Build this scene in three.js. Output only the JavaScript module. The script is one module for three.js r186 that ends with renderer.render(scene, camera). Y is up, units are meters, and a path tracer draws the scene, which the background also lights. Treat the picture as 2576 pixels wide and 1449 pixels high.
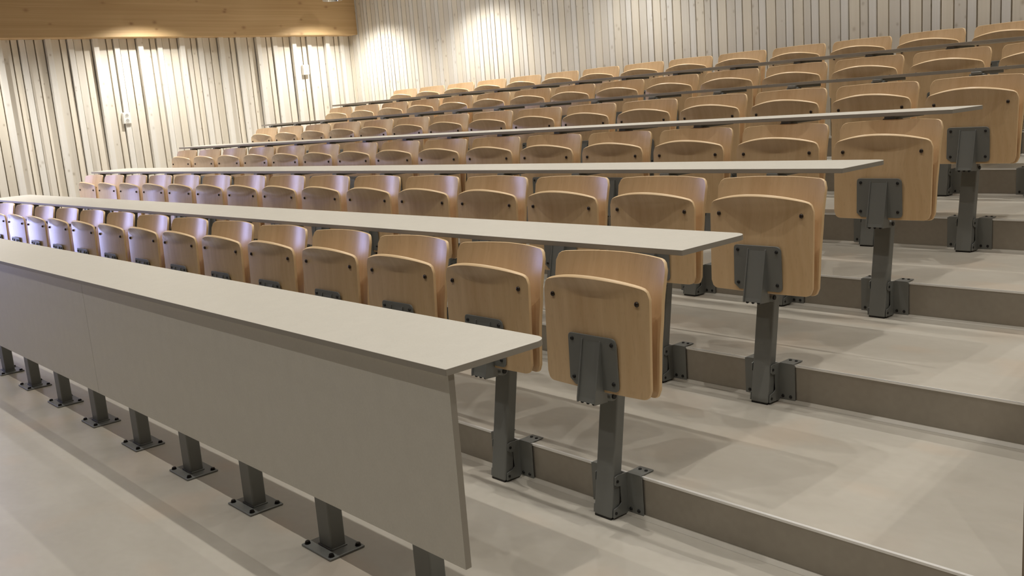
import * as THREE from 'three';
import { RoundedBoxGeometry } from 'three/addons/geometries/RoundedBoxGeometry.js';
import { mergeGeometries } from 'three/addons/utils/BufferGeometryUtils.js';
import { RectAreaLightUniformsLib } from 'three/addons/lights/RectAreaLightUniformsLib.js';

// ------------------------------------------------------------------ camera
// World: x runs along the seat rows, y is up, z = -depth (the tiers climb towards -z). Metres.
const scene = new THREE.Scene();
scene.background = new THREE.Color(0x0b0c0e);
const F = 2377.8, YAW = -0.8434, PITCH = -0.1897, ROLL = -0.078;
const camera = new THREE.PerspectiveCamera(2 * Math.atan(724.5 / F) * 180 / Math.PI, 2576 / 1449, 0.05, 60);
{
  const cy = Math.cos(YAW), sy = Math.sin(YAW), cp = Math.cos(PITCH), sp = Math.sin(PITCH), cr = Math.cos(ROLL), sr = Math.sin(ROLL);
  const fwd = new THREE.Vector3(sy * cp, sp, -cy * cp), r0 = new THREE.Vector3(cy, 0, sy), u0 = new THREE.Vector3(-sy * sp, cp, cy * sp);
  const right = r0.clone().multiplyScalar(cr).addScaledVector(u0, sr), up = u0.clone().multiplyScalar(cr).addScaledVector(r0, -sr);
  const m = new THREE.Matrix4().makeBasis(right, up, fwd.clone().negate());
  camera.quaternion.setFromRotationMatrix(m);
  camera.position.set(2.0262, 1.3804, 2.1482);
}
scene.add(camera);
const renderer = new THREE.WebGLRenderer({ antialias: true });
renderer.toneMapping = THREE.LinearToneMapping;
renderer.toneMappingExposure = 1.0;
renderer.shadowMap.enabled = true;
renderer.shadowMap.type = THREE.PCFSoftShadowMap;
RectAreaLightUniformsLib.init();

// light levels (candela for the downlights)
const WALL_LAMP = 10.6, HALL_LAMP = 10.8, LAMP_TINT = new THREE.Color(1.0, 0.968, 0.908);
const PERIMETER_LAMPS = [[-8.07, -0.05], [-8.07, 2.15], [-8.07, 4.32], [-6.07, 4.32], [-3.87, 4.32]];      // x, depth; rim at 2.81 m
const HALL_LAMPS = []; for (const d of [-2.05, 0.1, 2.25, 4.4]) for (const x of [3.1, 0.9, -1.3, -3.5, -5.7]) HALL_LAMPS.push([x, d]);   // rim at 5 m
const WINDOW_GLOW = new THREE.Color(0.47, 0.5, 1.0), WINDOW_LEVEL = 2.1;

// ------------------------------------------------------------------ measures
const PITCH_X = 0.53, SEATS = 15;
const ROW_D = [0, 0.9384, 1.8889, 2.8058, 3.7747, 4.7064];      // depth of each seat row
const TIER_Y = [0, 0.144, 0.297, 0.456, 0.622, 0.784, 0.944];   // floor height of each tier
const ROW_X = [0, 0.001, 0.009, 0.016, 0.005, 0];
const RISER_D = 0.1007;                                         // riser behind its seat row
const LEFT = -8.82, BACK = 5.0, FRONT = -6.4, RIGHT = 5.6, CEIL = 5.4, BEAM_Y = 2.44, BEAM_OUT = 0.2;
const DESK_H = 0.766, DESK_F = -0.805, DESK_B = -0.448, DESK_XR = 0.2525, DESK_XL = -7.67, DESK_T = 0.017;

// ------------------------------------------------------------------ helpers
let seed = 12345;
const rnd = () => { seed = (seed * 1664525 + 1013904223) >>> 0; return seed / 4294967296; };
const taken = {};
function numbered(n) { const k = taken[n] = (taken[n] ?? -1) + 1; return k ? `${n}_${String(k).padStart(3, '0')}` : n; }
function shade(o) { o.castShadow = true; o.receiveShadow = true; return o; }
function part(name, geo, mat, parent) { const m = shade(new THREE.Mesh(geo, mat)); m.name = name; parent.add(m); return m; }
function tag(o, label, category, group, kind) {
  o.userData.label = label; o.userData.category = category;
  if (group) o.userData.group = group;
  if (kind) o.userData.kind = kind;
  return o;
}
function thing(name, label, category, group, kind) { const g = new THREE.Group(); g.name = numbered(name); scene.add(g); return tag(g, label, category, group, kind); }
function solid(name, geo, mat, label, category, group, kind) { return tag(part(numbered(name), geo, mat, scene), label, category, group, kind); }
// box by limits, depth instead of z, with uv in metres
function box(x0, x1, y0, y1, d0, d1, r = 0, uo = 0, vo = 0) {
  const sx = x1 - x0, sy = y1 - y0, sz = d1 - d0;
  const g = r ? new RoundedBoxGeometry(sx, sy, sz, 2, r) : new THREE.BoxGeometry(sx, sy, sz);
  g.translate((x0 + x1) / 2, (y0 + y1) / 2, -(d0 + d1) / 2);
  return boxUV(g, uo, vo);
}
function boxUV(g, uo = 0, vo = 0) {
  const p = g.attributes.position, n = g.attributes.normal, uv = new Float32Array(p.count * 2);
  for (let i = 0; i < p.count; i++) {
    const ax = Math.abs(n.getX(i)), ay = Math.abs(n.getY(i)), az = Math.abs(n.getZ(i));
    const [u, v] = ay >= ax && ay >= az ? [p.getX(i), p.getZ(i)] : ax >= az ? [p.getZ(i), p.getY(i)] : [p.getX(i), p.getY(i)];
    uv[2 * i] = u + uo; uv[2 * i + 1] = v + vo;
  }
  g.setAttribute('uv', new THREE.BufferAttribute(uv, 2));
  return g;
}
function flat(g) { const h = g.index ? g.toNonIndexed() : g; return h; }
function merge(list) { return mergeGeometries(list.map(flat)); }
function prism(pts, x0, x1) {                                   // side outline in (depth, y), swept along x
  const s = new THREE.Shape(pts.map(([d, y]) => new THREE.Vector2(d, y)));
  const g = new THREE.ExtrudeGeometry(s, { depth: x1 - x0, bevelEnabled: false });
  g.applyMatrix4(new THREE.Matrix4().set(0, 0, 1, x0, 0, 1, 0, 0, -1, 0, 0, 0, 0, 0, 0, 1));
  return g;
}
function bolt(x, y, d, r, h, axis) {                            // domed bolt head, pointing to -depth, +y or +x
  const g = new THREE.CylinderGeometry(r * 0.72, r, h, 10);
  if (axis === 'd') g.rotateX(Math.PI / 2); else if (axis === 'x') g.rotateZ(-Math.PI / 2);
  g.translate(x, y, -d);
  return g;
}

// ------------------------------------------------------------------ textures
function lattice(n, s) { let q = s >>> 0; const a = new Float32Array(n * n); for (let i = 0; i < n * n; i++) { q = (q * 1664525 + 1013904223) >>> 0; a[i] = q / 4294967296; } return a; }
const LN = 128, LAT = [lattice(LN, 11), lattice(LN, 57), lattice(LN, 203), lattice(LN, 991)];
function noise(x, y, px, py, k) {                               // value noise that repeats every px, py cells
  const a = LAT[k & 3], xi = Math.floor(x), yi = Math.floor(y), fx = x - xi, fy = y - yi, ux = fx * fx * (3 - 2 * fx), uy = fy * fy * (3 - 2 * fy);
  const X0 = ((xi % px) + px) % px, X1 = (X0 + 1) % px, Y0 = ((yi % py) + py) % py, Y1 = (Y0 + 1) % py, o = k * 37;
  const at = (X, Y) => a[((Y + o) % LN) * LN + (X + o * 3) % LN];
  return (at(X0, Y0) * (1 - ux) + at(X1, Y0) * ux) * (1 - uy) + (at(X0, Y1) * (1 - ux) + at(X1, Y1) * ux) * uy;
}
function texture(w, h, fn, mx, my) {                            // fn(u, v) -> sRGB 0..255; one tile covers mx by my metres
  const d = new Uint8Array(w * h * 4);
  for (let j = 0; j < h; j++) for (let i = 0; i < w; i++) {
    const c = fn(i / w, j / h), o = 4 * (j * w + i);
    d[o] = Math.max(0, Math.min(255, c[0])); d[o + 1] = Math.max(0, Math.min(255, c[1])); d[o + 2] = Math.max(0, Math.min(255, c[2])); d[o + 3] = 255;
  }
  const t = new THREE.DataTexture(d, w, h);
  t.colorSpace = THREE.SRGBColorSpace; t.wrapS = t.wrapT = THREE.RepeatWrapping; t.magFilter = THREE.LinearFilter; t.minFilter = THREE.LinearMipmapLinearFilter; t.generateMipmaps = true;
  t.repeat.set(1 / mx, 1 / my); t.needsUpdate = true;
  return t;
}
const mixc = (a, b, t) => [a[0] + (b[0] - a[0]) * t, a[1] + (b[1] - a[1]) * t, a[2] + (b[2] - a[2]) * t];
function beech(k) {                                             // rotary-cut beech veneer, grain upright
  return texture(512, 512, (u, v) => {
    const warp = 0.05 * (noise(u * 3, v * 3, 3, 3, k) - 0.5) + 0.02 * (noise(u * 7, v * 5, 7, 5, k + 1) - 0.5);
    const s = u + warp;
    const wide = noise(s * 5, v * 0.999, 5, 1, k), mid = noise(s * 16, v * 2, 16, 2, k + 1), fine = noise(s * 64, v * 4, 64, 4, k + 2), fleck = noise(s * 120, v * 22, 120, 22, k + 3);
    const arch = Math.sin((s * 9 + 3 * noise(u * 2, v * 2, 2, 2, k + 2)) * 6.283) * 0.5 + 0.5;
    let t = 0.42 * wide + 0.26 * mid + 0.18 * fine + 0.14 * arch;
    let c = mixc([227, 196, 153], [201, 165, 120], t);
    const f = fleck > 0.72 ? (fleck - 0.72) * 26 : 0;
    return [c[0] - f, c[1] - f, c[2] - f * 0.8];
  }, 0.5, 0.5);
}
const tBeech = [beech(0), beech(1), beech(2)];
// whitewashed spruce boards, grain upright, pale knots
const knots = []; for (let i = 0; i < 52; i++) knots.push([rnd(), rnd(), 0.006 + 0.008 * rnd(), 0.4 + 0.6 * rnd()]);
const tBoard = texture(512, 2048, (u, v) => {
  let bend = 0, dark = 0;
  for (const [ku, kv, r, a] of knots) {
    let dx = u - ku, dy = v - kv; dx -= Math.round(dx); dy -= Math.round(dy);
    dx *= 0.8; dy *= 3.2; const q = Math.hypot(dx, dy * 0.8);
    if (q < 0.09) { bend += 0.012 * Math.exp(-q * q / 0.0012) * Math.sign(dx); if (q < r * 2.2) dark = Math.max(dark, a * Math.exp(-Math.pow(q / r, 2.4))); }
  }
  const s = u + bend + 0.01 * noise(u * 4, v * 6, 4, 6, 2);
  const g = 0.5 * noise(s * 90, v * 5, 90, 5, 0) + 0.3 * noise(s * 30, v * 3, 30, 3, 1) + 0.2 * noise(u * 9, v * 9, 9, 9, 3);
  return mixc(mixc([241, 238, 232], [231, 227, 218], g), [158, 146, 128], dark * 0.5);
}, 0.8, 3.2);
// oiled spruce beam, grain along the beam
const bknots = []; for (let i = 0; i < 46; i++) bknots.push([rnd(), rnd(), 0.009 + 0.009 * rnd(), 0.4 + 0.6 * rnd()]);
const tBeam = texture(2048, 512, (u, v) => {
  let dark = 0, bend = 0;
  for (const [ku, kv, r, a] of bknots) {
    let dx = u - ku, dy = v - kv; dx -= Math.round(dx); dy -= Math.round(dy);
    dx *= 4; dy *= 1; const q = Math.hypot(dx * 0.7, dy);
    if (q < 0.12) { bend += 0.01 * Math.exp(-q * q / 0.002) * Math.sign(dy); if (q < r * 2.4) dark = Math.max(dark, a * Math.exp(-Math.pow(q / r, 2))); }
  }
  const s = v + bend + 0.012 * noise(u * 6, v * 4, 6, 4, 3);
  const lam = ((Math.floor(v * 8) * 7) % 5) / 5 * 0.18;
  const g = 0.4 * noise(u * 4, s * 100, 4, 100, 0) + 0.35 * noise(u * 3, s * 30, 3, 30, 1) + 0.25 * noise(u * 9, v * 6, 9, 6, 2);
  return mixc(mixc([213, 182, 136], [184, 149, 102], g + lam - 0.08), [128, 90, 54], dark * 0.55);
}, 4, 1);
// marbled linoleum
const tFloor = texture(1024, 1024, (u, v) => {
  const a = noise(u * 5, v * 9, 5, 9, 0), b = noise(u * 11 + 3 * a, v * 19, 11, 19, 1), c = noise(u * 60, v * 90, 60, 90, 2), o = noise(u * 7, v * 11, 7, 11, 3);
  let t = 0.45 * a + 0.35 * b + 0.2 * c;
  let k = mixc([198, 192, 180], [181, 174, 161], t);
  const w = Math.max(0, o - 0.66) * 1.6;
  return mixc(k, [202, 174, 148], w * 0.5);
}, 1.6, 1.6);
const tRiser = texture(512, 256, (u, v) => {
  const a = noise(u * 6, v * 3, 6, 3, 0), b = noise(u * 120, v * 30, 120, 30, 1), c = noise(u * 22, v * 5, 22, 5, 2);
  return mixc([165, 158, 147], [151, 144, 133], 0.4 * a + 0.35 * b + 0.25 * c);
}, 2, 0.5);
const tLam = texture(512, 512, (u, v) => {
  const b = noise(u * 128, v * 128, 128, 128, 1), c = noise(u * 14, v * 14, 14, 14, 2);
  const k = 4 * (b - 0.5) + 3 * (c - 0.5);
  return [206 + k, 201 + k, 189 + k];
}, 0.5, 0.5);

// ------------------------------------------------------------------ materials
const M = {};
M.ply = tBeech.map((t) => new THREE.MeshPhysicalMaterial({ map: t, roughness: 0.48, clearcoat: 1, clearcoatRoughness: 0.22 }));
M.plyEdge = new THREE.MeshPhysicalMaterial({ color: 0xe6c596, roughness: 0.45, clearcoat: 0.3, clearcoatRoughness: 0.3 });
M.lam = new THREE.MeshStandardMaterial({ map: tLam, roughness: 0.42 });
M.lamEdge = new THREE.MeshStandardMaterial({ color: 0x9a9387, roughness: 0.5 });
M.floor = new THREE.MeshStandardMaterial({ map: tFloor, roughness: 0.4 });
M.riser = new THREE.MeshStandardMaterial({ map: tRiser, roughness: 0.36, metalness: 0.5 });
M.nosing = new THREE.MeshStandardMaterial({ color: 0xf4f2ee, roughness: 0.3, metalness: 0.25 });
M.grey = new THREE.MeshStandardMaterial({ color: 0x7c7d79, roughness: 0.45, metalness: 0.25 });
M.dark = new THREE.MeshStandardMaterial({ color: 0x1d1c1b, roughness: 0.5 });
M.black = new THREE.MeshStandardMaterial({ color: 0x14110f, roughness: 0.35, metalness: 0.3 });
M.rubber = new THREE.MeshStandardMaterial({ color: 0x2a1c10, roughness: 0.3 });
M.board = [0xffffff, 0xf6f3ee, 0xfffaf0].map((c) => new THREE.MeshStandardMaterial({ map: tBoard, color: c, roughness: 0.75 }));
M.gap = new THREE.MeshStandardMaterial({ color: 0xb3a58c, roughness: 0.95 });
M.gapDeep = new THREE.MeshStandardMaterial({ color: 0xc9bda6, roughness: 0.95 });
M.beam = new THREE.MeshStandardMaterial({ map: tBeam, roughness: 0.5 });
M.plaster = new THREE.MeshStandardMaterial({ color: 0x9b958a, roughness: 0.9 });
M.ceiling = new THREE.MeshStandardMaterial({ color: 0x98928a, roughness: 0.9 });
M.white = new THREE.MeshStandardMaterial({ color: 0xf4f2ec, roughness: 0.35 });
M.hole = new THREE.MeshStandardMaterial({ color: 0xb9b6b0, roughness: 0.5 });
M.lampBody = new THREE.MeshStandardMaterial({ color: 0xd8d6d2, roughness: 0.35, metalness: 0.6 });
M.mirror = new THREE.MeshStandardMaterial({ color: 0xe8e6e4, roughness: 0.12, metalness: 1 });
M.bulb = new THREE.MeshStandardMaterial({ color: 0xfff4e2, emissive: 0xfff0da, emissiveIntensity: 6 });
M.pane = new THREE.MeshStandardMaterial({ color: 0xdfe6f2, emissive: WINDOW_GLOW, emissiveIntensity: WINDOW_LEVEL, roughness: 0.6 });
M.parapet = new THREE.MeshStandardMaterial({ color: 0x8b7b68, roughness: 0.6 });
M.frame = new THREE.MeshStandardMaterial({ color: 0x55524c, roughness: 0.5, metalness: 0.3 });

// ------------------------------------------------------------------ setting: floor, tiers, walls, ceiling
solid('floor', box(LEFT - 0.2, RIGHT + 0.2, -0.2, 0, FRONT - 0.2, ROW_D[0] + RISER_D + 0.05), M.floor, 'pale grey linoleum floor in front of the tiers', 'floor', null, 'structure');
const ordinal = ['first', 'second', 'third', 'fourth', 'fifth', 'sixth', 'seventh', 'eighth', 'ninth', 'tenth', 'eleventh', 'twelfth', 'thirteenth', 'fourteenth', 'fifteenth'];
for (let i = 0; i < 6; i++) {
  const d0 = ROW_D[i] + RISER_D, d1 = i < 5 ? ROW_D[i + 1] + RISER_D + 0.03 : BACK + 0.05, y0 = TIER_Y[i], y1 = TIER_Y[i + 1];
  const t = solid('tier_step', box(LEFT - 0.1, RIGHT + 0.1, i ? y0 - 0.3 : -0.15, y1, d0, d1, 0, 0.37 * i, 0.61 * i), M.floor, `${ordinal[i]} raised floor tier counted from the front, grey linoleum with metal edge`, 'step', 'stepped floor tiers', 'structure');
  part('riser', box(LEFT + 0.05, RIGHT - 0.01, y0 + 0.012, y1 - 0.003, d0 - 0.003, d0 + 0.002, 0, 0.8 * i), M.riser, t);
  part('nosing', merge([box(LEFT + 0.05, RIGHT - 0.01, y1 - 0.006, y1 + 0.0015, d0 - 0.0055, d0 - 0.001), box(LEFT + 0.05, RIGHT - 0.01, y1 - 0.0005, y1 + 0.0015, d0 - 0.004, d0 + 0.0045)]), M.nosing, t);
  part('floor_cove', prism([[d0, y0 + 0.012], [d0 - 0.008, y0 + 0.011], [d0 - 0.02, y0 + 0.0005], [d0, y0 + 0.0005]], LEFT + 0.05, RIGHT - 0.01), M.floor, t);
}
// timber lining: a period of six boards, wide 93 mm and narrow 69 mm
const WIDE = 0.0928, NARROW = 0.0689, PERIOD = 3 * (WIDE + NARROW);
const ORDER = [NARROW, WIDE, NARROW, NARROW, WIDE, WIDE];
{
  const wl = solid('wall_left', box(LEFT - 0.25, LEFT - 0.04, -0.2, CEIL + 0.1, FRONT - 0.2, BACK + 0.2), M.gapDeep, 'left side wall clad in upright whitewashed boards of uneven depth', 'wall', null, 'structure');
  const level = [0.052, 0, 0.003, 0.027, 0.002, 0];
  const anchor = 3.135;                                          // depth where one period begins
  let d = anchor - 19 * PERIOD, k = 0;
  for (; d < BACK; k++) {
    const w = ORDER[k % 6], d0 = d + 0.007, d1 = Math.min(d + w - 0.007, BACK);
    if (d1 > d0 + 0.01) {
      const inDoor = d1 > -1.9 && d0 < 0.06;
      const y0 = inDoor ? 2.22 : Math.max(0, ...TIER_Y.slice(1).map((y, i) => d0 > ROW_D[i] + RISER_D ? y : 0));
      part('board', box(LEFT - 0.04, LEFT + level[k % 6], y0, BEAM_Y + 0.05, d0, d1, 0, rnd(), rnd() * 3.2), M.board[k % 3], wl);
    }
    d += w;
  }
  const wb = solid('wall_back', box(LEFT - 0.2, RIGHT + 0.2, 0, CEIL + 0.1, BACK + 0.016, BACK + 0.25), M.gap, 'rear wall clad in narrow upright whitewashed spruce boards', 'wall', null, 'structure');
  let x = -2.94 - 13 * PERIOD; k = 5;
  for (; x < RIGHT; k++) {
    const w = ORDER[k % 6], x0 = Math.max(x + 0.0055, LEFT), x1 = x + w - 0.0055;
    if (x1 > x0 + 0.01) part('board', box(x0, x1, TIER_Y[6], CEIL, BACK - [0.004, 0, 0.002, 0.003, 0, 0.001][k % 6], BACK + 0.016, 0, rnd(), rnd() * 3.2), M.board[(k * 2) % 3], wb);
    x += w;
  }
  solid('trim', box(LEFT - 0.06, LEFT + BEAM_OUT, BEAM_Y, 3.2, FRONT, BACK - 0.004, 0.004), M.beam, 'deep oiled spruce beam running above the boards of the left wall', 'beam', null, 'structure').name = 'trim_1';
  solid('wall_front', box(LEFT - 0.2, RIGHT + 0.2, -0.2, CEIL + 0.1, FRONT - 0.2, FRONT), M.plaster, 'plain plaster wall behind the speaker area', 'wall', null, 'structure');
  solid('wall_right', box(RIGHT, RIGHT + 0.2, -0.2, CEIL + 0.1, FRONT - 0.2, BACK + 0.2), M.plaster, 'plain plaster wall on the right side of the hall', 'wall', null, 'structure');
  solid('ceiling', box(LEFT - 0.2, RIGHT + 0.2, CEIL, CEIL + 0.2, FRONT - 0.2, BACK + 0.2), M.ceiling, 'plain light ceiling above the hall', 'ceiling', null, 'structure');
}
// parapet on the far side of the step aisle, climbing with the tiers
{
  const n = [[0.1, 0], [0.1, 0.98]];
  for (let i = 1; i < 5; i++) n.push([ROW_D[i] + RISER_D, TIER_Y[i] + 0.98]);
  n.push([BACK, TIER_Y[5] + 0.96], [BACK, 0]);
  const p = solid('parapet', prism(n, 1.25, 1.37), M.parapet, 'low brown parapet wall along the step aisle', 'wall', null, 'structure'); p.name = 'wall_parapet';
}
// frosted daylight window low in the left wall, near the front: it gives the cool sheen on the seat backs
{
  const w = thing('window', 'frosted floor-length window in the left wall by the speaker area', 'window', null, 'structure'); w.name = 'window_1';
  const d0 = -1.9, d1 = 0.06, xf = LEFT;
  part('window_frame', merge([box(xf - 0.04, xf + 0.05, 0.0, 0.1, d0, d1), box(xf - 0.04, xf + 0.05, 2.12, 2.22, d0, d1), box(xf - 0.04, xf + 0.05, 0.1, 2.12, d0, d0 + 0.06), box(xf - 0.04, xf + 0.05, 0.1, 2.12, d1 - 0.06, d1), box(xf - 0.04, xf + 0.05, 0.1, 2.12, (d0 + d1) / 2 - 0.03, (d0 + d1) / 2 + 0.03)]), M.frame, w);
  for (const [a, b] of [[d0 + 0.06, (d0 + d1) / 2 - 0.03], [(d0 + d1) / 2 + 0.03, d1 - 0.06]]) part('pane', box(xf - 0.02, xf + 0.01, 0.1, 2.12, a, b), M.pane, w);
  const L = new THREE.RectAreaLight(WINDOW_GLOW, WINDOW_LEVEL, 1.84, 2.0);
  L.position.set(xf + 0.06, 1.11, -(d0 + d1) / 2); L.lookAt(xf + 5, 1.11, -(d0 + d1) / 2); L.name = 'window_daylight';
  w.add(L);
}

// ------------------------------------------------------------------ downlights
function downlight(x, d, rim, level, cone, blend, label, group) {
  const g = thing('pendant_downlight', label, 'lamp', group); g.position.set(x, rim, -d);
  const R = 0.115;
  part('housing', new THREE.LatheGeometry([[R - 0.004, 0.002], [R, 0], [R + 0.004, 0.003], [R + 0.004, 0.26], [R - 0.01, 0.272], [0.012, 0.272]].map(([a, b]) => new THREE.Vector2(a, b)), 40), M.lampBody, g);
  part('reflector', new THREE.LatheGeometry([[R - 0.003, 0.003], [R - 0.012, 0.05], [R - 0.035, 0.1], [0.045, 0.13]].map(([a, b]) => new THREE.Vector2(a, b)), 40), M.mirror, g);
  const bl = new THREE.CylinderGeometry(0.05, 0.05, 0.012, 24); bl.translate(0, 0.132, 0);
  part('diffuser', bl, M.bulb, g);
  const rod = new THREE.CylinderGeometry(0.008, 0.008, CEIL - rim - 0.272, 10); rod.translate(0, 0.272 + (CEIL - rim - 0.272) / 2, 0);
  part('suspension_rod', rod, M.lampBody, g);
  const s = new THREE.SpotLight(LAMP_TINT, level, 0, cone * Math.PI / 180, blend, 2);
  s.position.set(0, -0.004, 0); s.target.position.set(0, -1, 0); s.castShadow = true; s.shadow.radius = 1.3; s.shadow.mapSize.set(1024, 1024); s.name = 'lamp_light';
  g.add(s); g.add(s.target); s.target.name = 'lamp_aim';
}
PERIMETER_LAMPS.forEach(([x, d], i) => downlight(x, d, 2.785, WALL_LAMP * [1.2, 1, 0.9, 0.7, 0.22][i], 70, 0.5, ['round downlight hung by the left wall over the front floor', 'round downlight hung by the left wall midway up the tiers', 'round chrome downlight hung in the corner of left and rear walls', 'round downlight along the rear wall, next to the corner lamp', 'round downlight along the rear wall, second from the corner lamp'][i], 'downlights along the walls'));
HALL_LAMPS.forEach(([x, d], i) => downlight(x, d, 5.0, HALL_LAMP * [1, 1, 0.7, 1.1][Math.floor(i / 5)], [50, 52, 60, 66][Math.floor(i / 5)], 0.9, `round downlight high over the ${['front desk', 'front seat rows', 'middle seat rows', 'rear seat rows'][Math.floor(i / 5)]}, ${ordinal[i % 5]} from the right wall`, 'downlights high over the hall'));

// ------------------------------------------------------------------ tip-up seats
// bent plywood shell: outline from half width, bottom and top curve with rounded corners; depth(x, y) of the front face
function shell(halfW, yBot, yTop, rBot, rTop, depth, thick, nx, ny) {
  const xs = []; for (let i = 0; i <= nx; i++) { const t = -1 + 2 * i / nx; xs.push(Math.sin(t * Math.PI / 2) * 0.5 + t * 0.5); }
  const front = [], back = [], ring = (i) => {
    const t = xs[i], a = Math.abs(t), xm = a * 0.224;
    const rb = (r) => { const e = xm - (0.224 - r); return e > 0 ? r - Math.sqrt(Math.max(0, r * r - e * e)) : 0; };
    return [yBot(t) + rb(rBot), yTop(t) - rb(rTop)];
  };
  for (let i = 0; i <= nx; i++) {
    const [b, t] = ring(i); front.push([]); back.push([]);
    for (let j = 0; j <= ny; j++) { const q = j / ny, y = b + (t - b) * q, x = xs[i] * halfW(y), d = depth(x, y); front[i].push([x, y, d]);
      const e = 0.002, gx = (depth(x + e, y) - depth(x - e, y)) / (2 * e), gy = (depth(x, y + e) - depth(x, y - e)) / (2 * e), l = Math.hypot(gx, gy, 1);
      back[i].push([x - gx / l * thick, y - gy / l * thick, d + thick / l]);
    }
  }
  const pos = [], uv = [], idx = { f: [], e: [] };
  const put = (p, u, v) => { pos.push(p[0], p[1], -p[2]); uv.push(u, v); return pos.length / 3 - 1; };
  const grid = (G, flip) => {
    const id = G.map((c) => c.map((p) => put(p, p[0] + 0.25, p[1])));
    for (let i = 0; i < nx; i++) for (let j = 0; j < ny; j++) {
      const a = id[i][j], b = id[i + 1][j], c = id[i + 1][j + 1], e = id[i][j + 1];
      if (flip) idx.f.push(a, c, b, a, e, c); else idx.f.push(a, b, c, a, c, e);
    }
  };
  grid(front, false); grid(back, true);
  const loop = [];
  for (let i = 0; i <= nx; i++) loop.push([i, 0]);
  for (let j = 1; j <= ny; j++) loop.push([nx, j]);
  for (let i = nx - 1; i >= 0; i--) loop.push([i, ny]);
  for (let j = ny - 1; j >= 1; j--) loop.push([0, j]);
  let run = 0; const cx = 0, cy = (yBot(0) + yTop(0)) / 2;
  const e0 = [];
  loop.forEach(([i, j], n) => {
    const p = front[i][j], q = back[i][j], prev = n ? front[loop[n - 1][0]][loop[n - 1][1]] : p;
    run += Math.hypot(p[0] - prev[0], p[1] - prev[1]);
    const l = Math.hypot(p[0] - cx, p[1] - cy) || 1, ox = (p[0] - cx) / l * 0.0018, oy = (p[1] - cy) / l * 0.0018;
    const at = (k) => [p[0] + (q[0] - p[0]) * k + ox, p[1] + (q[1] - p[1]) * k + oy, p[2] + (q[2] - p[2]) * k];
    e0.push([put(p, run, 0), put(at(0.22), run, 0.3), put(at(0.78), run, 0.7), put(q, run, 1)]);
  });
  for (let n = 0; n < e0.length; n++) {
    const a = e0[n], b = e0[(n + 1) % e0.length];
    for (let k = 0; k < 3; k++) idx.e.push(a[k], a[k + 1], b[k + 1], a[k], b[k + 1], b[k]);
  }
  const g = new THREE.BufferGeometry();
  g.setAttribute('position', new THREE.Float32BufferAttribute(pos, 3)); g.setAttribute('uv', new THREE.Float32BufferAttribute(uv, 2));
  g.setIndex([...idx.f, ...idx.e]); g.addGroup(0, idx.f.length, 0); g.addGroup(idx.f.length, idx.e.length, 1);
  g.computeVertexNormals();
  return g;
}
const lens = (x) => 0.764 + 0.62 * x * x;                        // where the front lip of the folded seat begins to bend
const seatDepth = (x, y) => {
  const base = -0.012 + 0.012 * (y - 0.463) / 0.3, crown = -0.009 * (1 - (x / 0.223) ** 2);
  const t = Math.max(0, (y - lens(x)) / 0.066);
  return base + crown - 0.033 * Math.pow(Math.min(1.2, t), 1.6);
};
const gSeat = shell((y) => 0.2225 + 0.003 * (y - 0.46) / 0.34, () => 0.463, (t) => 0.803 + 0.031 * (1 - t * t), 0.03, 0.024, seatDepth, 0.0125, 30, 22);
const interp = (t, a) => { for (let i = 0; i < a.length - 1; i++) if (t <= a[i + 1][0] || i === a.length - 2) { const q = (t - a[i][0]) / (a[i + 1][0] - a[i][0]), s = Math.max(0, Math.min(1, q)); const e = s * s * (3 - 2 * s); return a[i][1] + (a[i + 1][1] - a[i][1]) * (0.5 * e + 0.5 * s); } };
const backDepth = (x, y) => interp(y, [[0.456, 0.028], [0.6, 0.034], [0.74, 0.05], [0.9, 0.078]]) + interp(y, [[0.456, 0.018], [0.7, 0.036], [0.9, 0.045]]) * (1 - (x / 0.234) ** 2);
const gBack = shell((y) => 0.222 + 0.012 * (y - 0.456) / 0.44, () => 0.457, (t) => 0.887 + 0.006 * (1 - t * t), 0.03, 0.03, backDepth, 0.011, 28, 20);

const SLOPE = 0.16, POST_X0 = -0.072, POST_X1 = 0.006;
function lean(g, d0) { const p = g.attributes.position; for (let i = 0; i < p.count; i++) p.setZ(i, p.getZ(i) - SLOPE * p.getY(i)); g.computeVertexNormals(); return g; }
const gPost = (top) => lean(box(POST_X0, POST_X1, 0.006, top, 0.010, 0.053, 0.006), 0);
const gFoot = box(POST_X0 + 0.003, POST_X1 - 0.003, 0, 0.008, 0.013, 0.052);
const plateShape = (() => {
  const s = new THREE.Shape(), w = 0.103, w2 = 0.105, y0 = 0.472, y1 = 0.644, r = 0.016;
  s.moveTo(-w + r, y1); s.lineTo(w - r * 1.4, y1); s.quadraticCurveTo(w, y1, w, y1 - r * 1.4); s.lineTo(w2, y0 + 0.02); s.quadraticCurveTo(w2, y0, w2 - 0.02, y0); s.lineTo(-w2 + 0.022, y0); s.lineTo(-w2, y0 + 0.018); s.lineTo(-w, y1 - r); s.quadraticCurveTo(-w, y1, -w + r, y1);
  return s;
})();
const gPlate = (() => { const g = new THREE.ExtrudeGeometry(plateShape, { depth: 0.003, bevelEnabled: true, bevelSize: 0.001, bevelThickness: 0.001, bevelSegments: 1, curveSegments: 6 }); g.translate(0, 0, 0.0205); return g; })();
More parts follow.
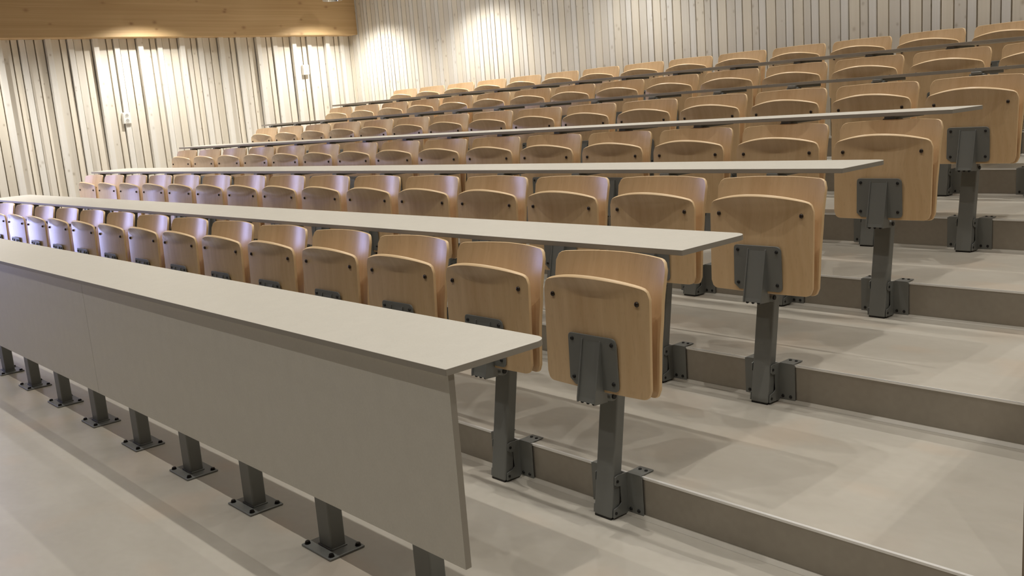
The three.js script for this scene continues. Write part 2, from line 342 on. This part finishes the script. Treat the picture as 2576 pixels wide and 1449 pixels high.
const gChannel = merge([
  prism([[-0.024, 0.628], [-0.06, 0.446], [-0.064, 0.432], [-0.012, 0.428], [-0.012, 0.462], [-0.0225, 0.47]], -0.036, 0.036),
  prism([[-0.0225, 0.632], [-0.028, 0.63], [-0.0665, 0.444], [-0.0675, 0.43], [-0.008, 0.426], [-0.008, 0.46], [-0.0225, 0.47]], -0.0405, -0.036),
  prism([[-0.0225, 0.632], [-0.028, 0.63], [-0.0665, 0.444], [-0.0675, 0.43], [-0.008, 0.426], [-0.008, 0.46], [-0.0225, 0.47]], 0.036, 0.0405)]);
const gChannelBolts = [-0.03, -0.005, 0.02].map((x) => { const g = new THREE.SphereGeometry(0.0065, 10, 6); g.translate(x, 0.4285, 0.052); return g; });
const gHinge = (() => {
  const c = new THREE.CylinderGeometry(0.017, 0.017, 0.088, 20); c.rotateZ(Math.PI / 2); c.translate(-0.012, 0.438, -0.022);
  const c2 = new THREE.CylinderGeometry(0.016, 0.019, 0.02, 18); c2.rotateZ(-Math.PI / 2); c2.translate(0.03, 0.438, -0.022);
  return merge([c, c2, box(-0.03, 0.02, 0.424, 0.45, -0.02, 0.03, 0), box(-0.052, -0.006, 0.424, 0.456, 0.02, 0.09, 0)]);
})();
const gPivot = (() => { const g = new THREE.CylinderGeometry(0.009, 0.009, 0.006, 14); g.rotateZ(Math.PI / 2); g.translate(0.042, 0.438, -0.022); return g; })();
const plateBolts = [[-0.085, 0.626], [0.085, 0.624], [-0.086, 0.497], [0.086, 0.497]];
const gBumper = (s) => { const g = new THREE.SphereGeometry(0.0085, 12, 8); g.scale(1, 1, 0.7); g.translate(0.1805 * s, 0.761, 0.0062); return g; };
const gBumpers = [gBumper(-1), gBumper(1)];
// riser bracket: face plate, tab over the tread edge, slotted flange beside the post; drawn for a riser of 0.144 m
const H0 = 0.144;
function bracketSide(s) {
  const fx = s > 0 ? 0.009 : -0.079;                             // inner face of the flange
  const X = (a, b) => s > 0 ? [fx + a, fx + b] : [fx + 0.004 - b, fx + 0.004 - a];
  const [p0, p1] = X(0, 0.072), [t0, t1] = X(0.006, 0.066);
  const out = [box(p0, p1, 0.006, H0 + 0.003, RISER_D - 0.0105, RISER_D - 0.0065, 0.0015), box(t0, t1, H0 + 0.0018, H0 + 0.0055, RISER_D - 0.0105, RISER_D + 0.06, 0.0015)];
  const sh = new THREE.Shape([[0.094, 0.147], [0.05, 0.15], [0.036, 0.146], [0.033, 0.12], [0.044, 0.112], [0.06, 0.11], [0.062, 0.05], [0.05, 0.042], [0.022, 0.036], [0.018, 0.008], [0.094, 0.005]].map(([d, y]) => new THREE.Vector2(d, y)));
  const g = new THREE.ExtrudeGeometry(sh, { depth: 0.004, bevelEnabled: false });
  g.applyMatrix4(new THREE.Matrix4().set(0, 0, 1, fx, 0, 1, 0, 0, -1, 0, 0, 0, 0, 0, 0, 1));
  out.push(g);
  return merge(out);
}
const gBracket = [bracketSide(1), bracketSide(-1)];
const bracketBolts = (s) => {
  const m = (x) => s > 0 ? 0.009 + x : -0.075 - x, fx = s > 0 ? 0.0135 : -0.0805;
  const f = (y, d) => { const g = new THREE.CylinderGeometry(0.0052, 0.0052, 0.004, 10); g.rotateZ(Math.PI / 2); g.translate(fx, y, -d); return g; };
  return [bolt(m(0.018), 0.022, RISER_D - 0.011, 0.0075, 0.006, 'd'), bolt(m(0.052), 0.022, RISER_D - 0.011, 0.0075, 0.006, 'd'), bolt(m(0.026), H0 + 0.0065, RISER_D + 0.036, 0.007, 0.005, 'y'), bolt(m(0.052), H0 + 0.0065, RISER_D + 0.036, 0.007, 0.005, 'y'), f(0.13, 0.045), f(0.022, 0.03)];
};
const gBracketBolts = [bracketBolts(1), bracketBolts(-1)];
const plateBoltGeo = plateBolts.map(([x, y]) => bolt(x, y, -0.0268, 0.0072, 0.005, 'd'));
const gSpacer = box(-0.058, -0.008, 0.6, 0.78, 0.09, 0.14, 0.004);

function makeSeat(row, veneer) {
  const g = new THREE.Group();
  const seat = part('seat', gSeat, [M.ply[veneer], M.plyEdge], g);
  gBumpers.forEach((b) => part('bumper_stud', b, M.rubber, seat));
  const back = part('backrest', gBack, [M.ply[(veneer + 1) % 3], M.plyEdge], g);
  const plate = part('seat_plate', merge([gPlate, gChannel]), M.grey, g);
  plateBoltGeo.forEach((b) => part('bolt', b, M.dark, plate));
  gChannelBolts.forEach((b) => part('stop_screw', b, M.black, plate));
  const hinge = part('hinge', gHinge, M.grey, g);
  part('pivot_bolt', gPivot, M.black, hinge);
  const under = row < 5 ? TIER_Y[row + 1] - TIER_Y[row] + DESK_H - DESK_T : 0.84;
  const post = part('post', gPost(under - (row < 5 ? 0.01 : 0)), M.grey, g);
  part('foot_cap', gFoot, M.black, post);
  part('back_spacer', gSpacer, M.dark, g);
  if (row < 5) part('desk_arm', box(POST_X0 + 0.014, POST_X1 - 0.014, under - 0.016, under - 0.0005, 0.142, 0.44, 0.003), M.grey, g);
  const k = (TIER_Y[row + 1] - TIER_Y[row]) / H0;
  gBracket.forEach((b, s) => { const m = part('riser_bracket', b, M.grey, g); m.scale.y = k; gBracketBolts[s].forEach((q) => part('bolt', q, M.dark, m)); });
  return g;
}
const rowName = ['first row behind the panelled desk', 'second row behind the panelled desk', 'third row behind the panelled desk', 'third row before the rear wall', 'second row before the rear wall', 'last row against the rear wall'];
const rowGroup = ['first', 'second', 'third', 'fourth', 'fifth', 'sixth'];
for (let r = 0; r < 6; r++) {
  const proto = [0, 1, 2].map((v) => makeSeat(r, v));
  for (let j = 0; j < SEATS; j++) {
    const s = proto[Math.floor(rnd() * 3)].clone(); s.name = numbered('tip_up_seat'); scene.add(s);
    s.position.set(ROW_X[r] - j * PITCH_X, TIER_Y[r], -ROW_D[r]);
    tag(s, `beech tip-up seat, ${j ? ordinal[j] + ' from' : 'first beside'} the step aisle, ${rowName[r]}`, 'seat', `tip-up seats of the ${rowGroup[r]} row`);
  }
}

// ------------------------------------------------------------------ writing desks
function deskTop(x0, x1, d0, d1, y, thick, r) {
  const s = new THREE.Shape(), e = 0.004;
  s.moveTo(x0 + e, d0); s.lineTo(x1 - e, d0); s.quadraticCurveTo(x1, d0, x1, d0 + e); s.lineTo(x1, d1 - r); s.absarc(x1 - r, d1 - r, r, 0, Math.PI / 2, false); s.lineTo(x0 + r, d1); s.absarc(x0 + r, d1 - r, r, Math.PI / 2, Math.PI, false); s.lineTo(x0, d0 + e); s.quadraticCurveTo(x0, d0, x0 + e, d0);
  const g = new THREE.ExtrudeGeometry(s, { depth: thick - 0.0016, bevelEnabled: true, bevelSize: 0.0008, bevelThickness: 0.0008, bevelOffset: -0.0008, bevelSegments: 2, curveSegments: 12 });
  g.rotateX(-Math.PI / 2); g.translate(0, y - thick + 0.0008, 0);
  return g;                                                      // shape y becomes depth (-z)
}
for (let i = 1; i < 6; i++) {
  const y = TIER_Y[i] + DESK_H;
  solid('writing_desk', deskTop(DESK_XL, DESK_XR + ROW_X[i], DESK_F + ROW_D[i], DESK_B + ROW_D[i], y, DESK_T, 0.05), [M.lam, M.lamEdge], `long grey laminate desk top behind the ${rowGroup[i - 1]} row of seats from the front`, 'desk', 'long desk tops between the seat rows');
}
{
  const g = thing('panelled_desk', 'long grey front desk with upright panels on square floor posts', 'desk');
  part('desk_top', deskTop(DESK_XL, DESK_XR, DESK_F, DESK_B, DESK_H, DESK_T, 0.05), [M.lam, M.lamEdge], g);
  for (const [a, b] of [[-2.409, 0.24], [-5.1, -2.411], [-7.65, -5.102]]) part('front_panel', box(a, b, 0.229, DESK_H - DESK_T, -0.79, -0.771), [M.lamEdge, M.lamEdge, M.lamEdge, M.lamEdge, M.lam, M.lam], g);
  const gTube = box(-0.04, 0.04, 0.008, DESK_H - DESK_T, -0.726, -0.672, 0.006);
  const gArm = box(-0.02, 0.02, DESK_H - DESK_T - 0.04, DESK_H - DESK_T - 0.0005, -0.76, -0.5, 0.003);
  const gBase = box(-0.09, 0.09, 0, 0.008, -0.766, -0.632, 0.0035);
  const weld = merge([box(-0.043, 0.043, 0.007, 0.013, -0.729, -0.724, 0.002), box(0.038, 0.043, 0.007, 0.013, -0.729, -0.669, 0.002)]);
  const bolts = [[-0.074, -0.75], [0.074, -0.75], [-0.074, -0.648], [0.074, -0.648]].map(([x, d]) => bolt(x, 0.0125, d, 0.0105, 0.009, 'y'));
  for (let j = 0; j < 15; j++) {
    const leg = part('floor_post', merge([gTube, gArm]), M.grey, g); leg.position.x = -0.049 - 0.5395 * j;
    part('base_plate', gBase, M.grey, leg); part('weld_seam', weld, M.grey, leg);
    bolts.forEach((b) => part('anchor_bolt', b, M.black, leg));
  }
}

// ------------------------------------------------------------------ wall sockets
[[1.571 + 0.005, 1.93, 'white double socket on the left wall boards midway up the tiers'], [2.03, 4.27, 'white double socket on the left wall boards near the corner']].forEach(([y, d, label], i) => {
  const g = thing('wall_socket', label, 'socket', 'sockets on the left wall'); g.position.set(LEFT + 0.002, y, -d);
  const b = new RoundedBoxGeometry(0.05, 0.125, 0.085, 3, 0.008); b.translate(0.025, 0, 0);
  part('socket_box', b, M.white, g);
  for (const s of [-1, 1]) {
    const r = new THREE.TorusGeometry(0.021, 0.003, 8, 24); r.rotateY(Math.PI / 2); r.translate(0.0505, s * 0.028, 0);
    const h = new THREE.CylinderGeometry(0.019, 0.019, 0.002, 24); h.rotateZ(Math.PI / 2); h.translate(0.0502, s * 0.028, 0);
    const f = part('outlet', h, M.hole, g); part('outlet_rim', r, M.white, f);
  }
});

renderer.render(scene, camera);
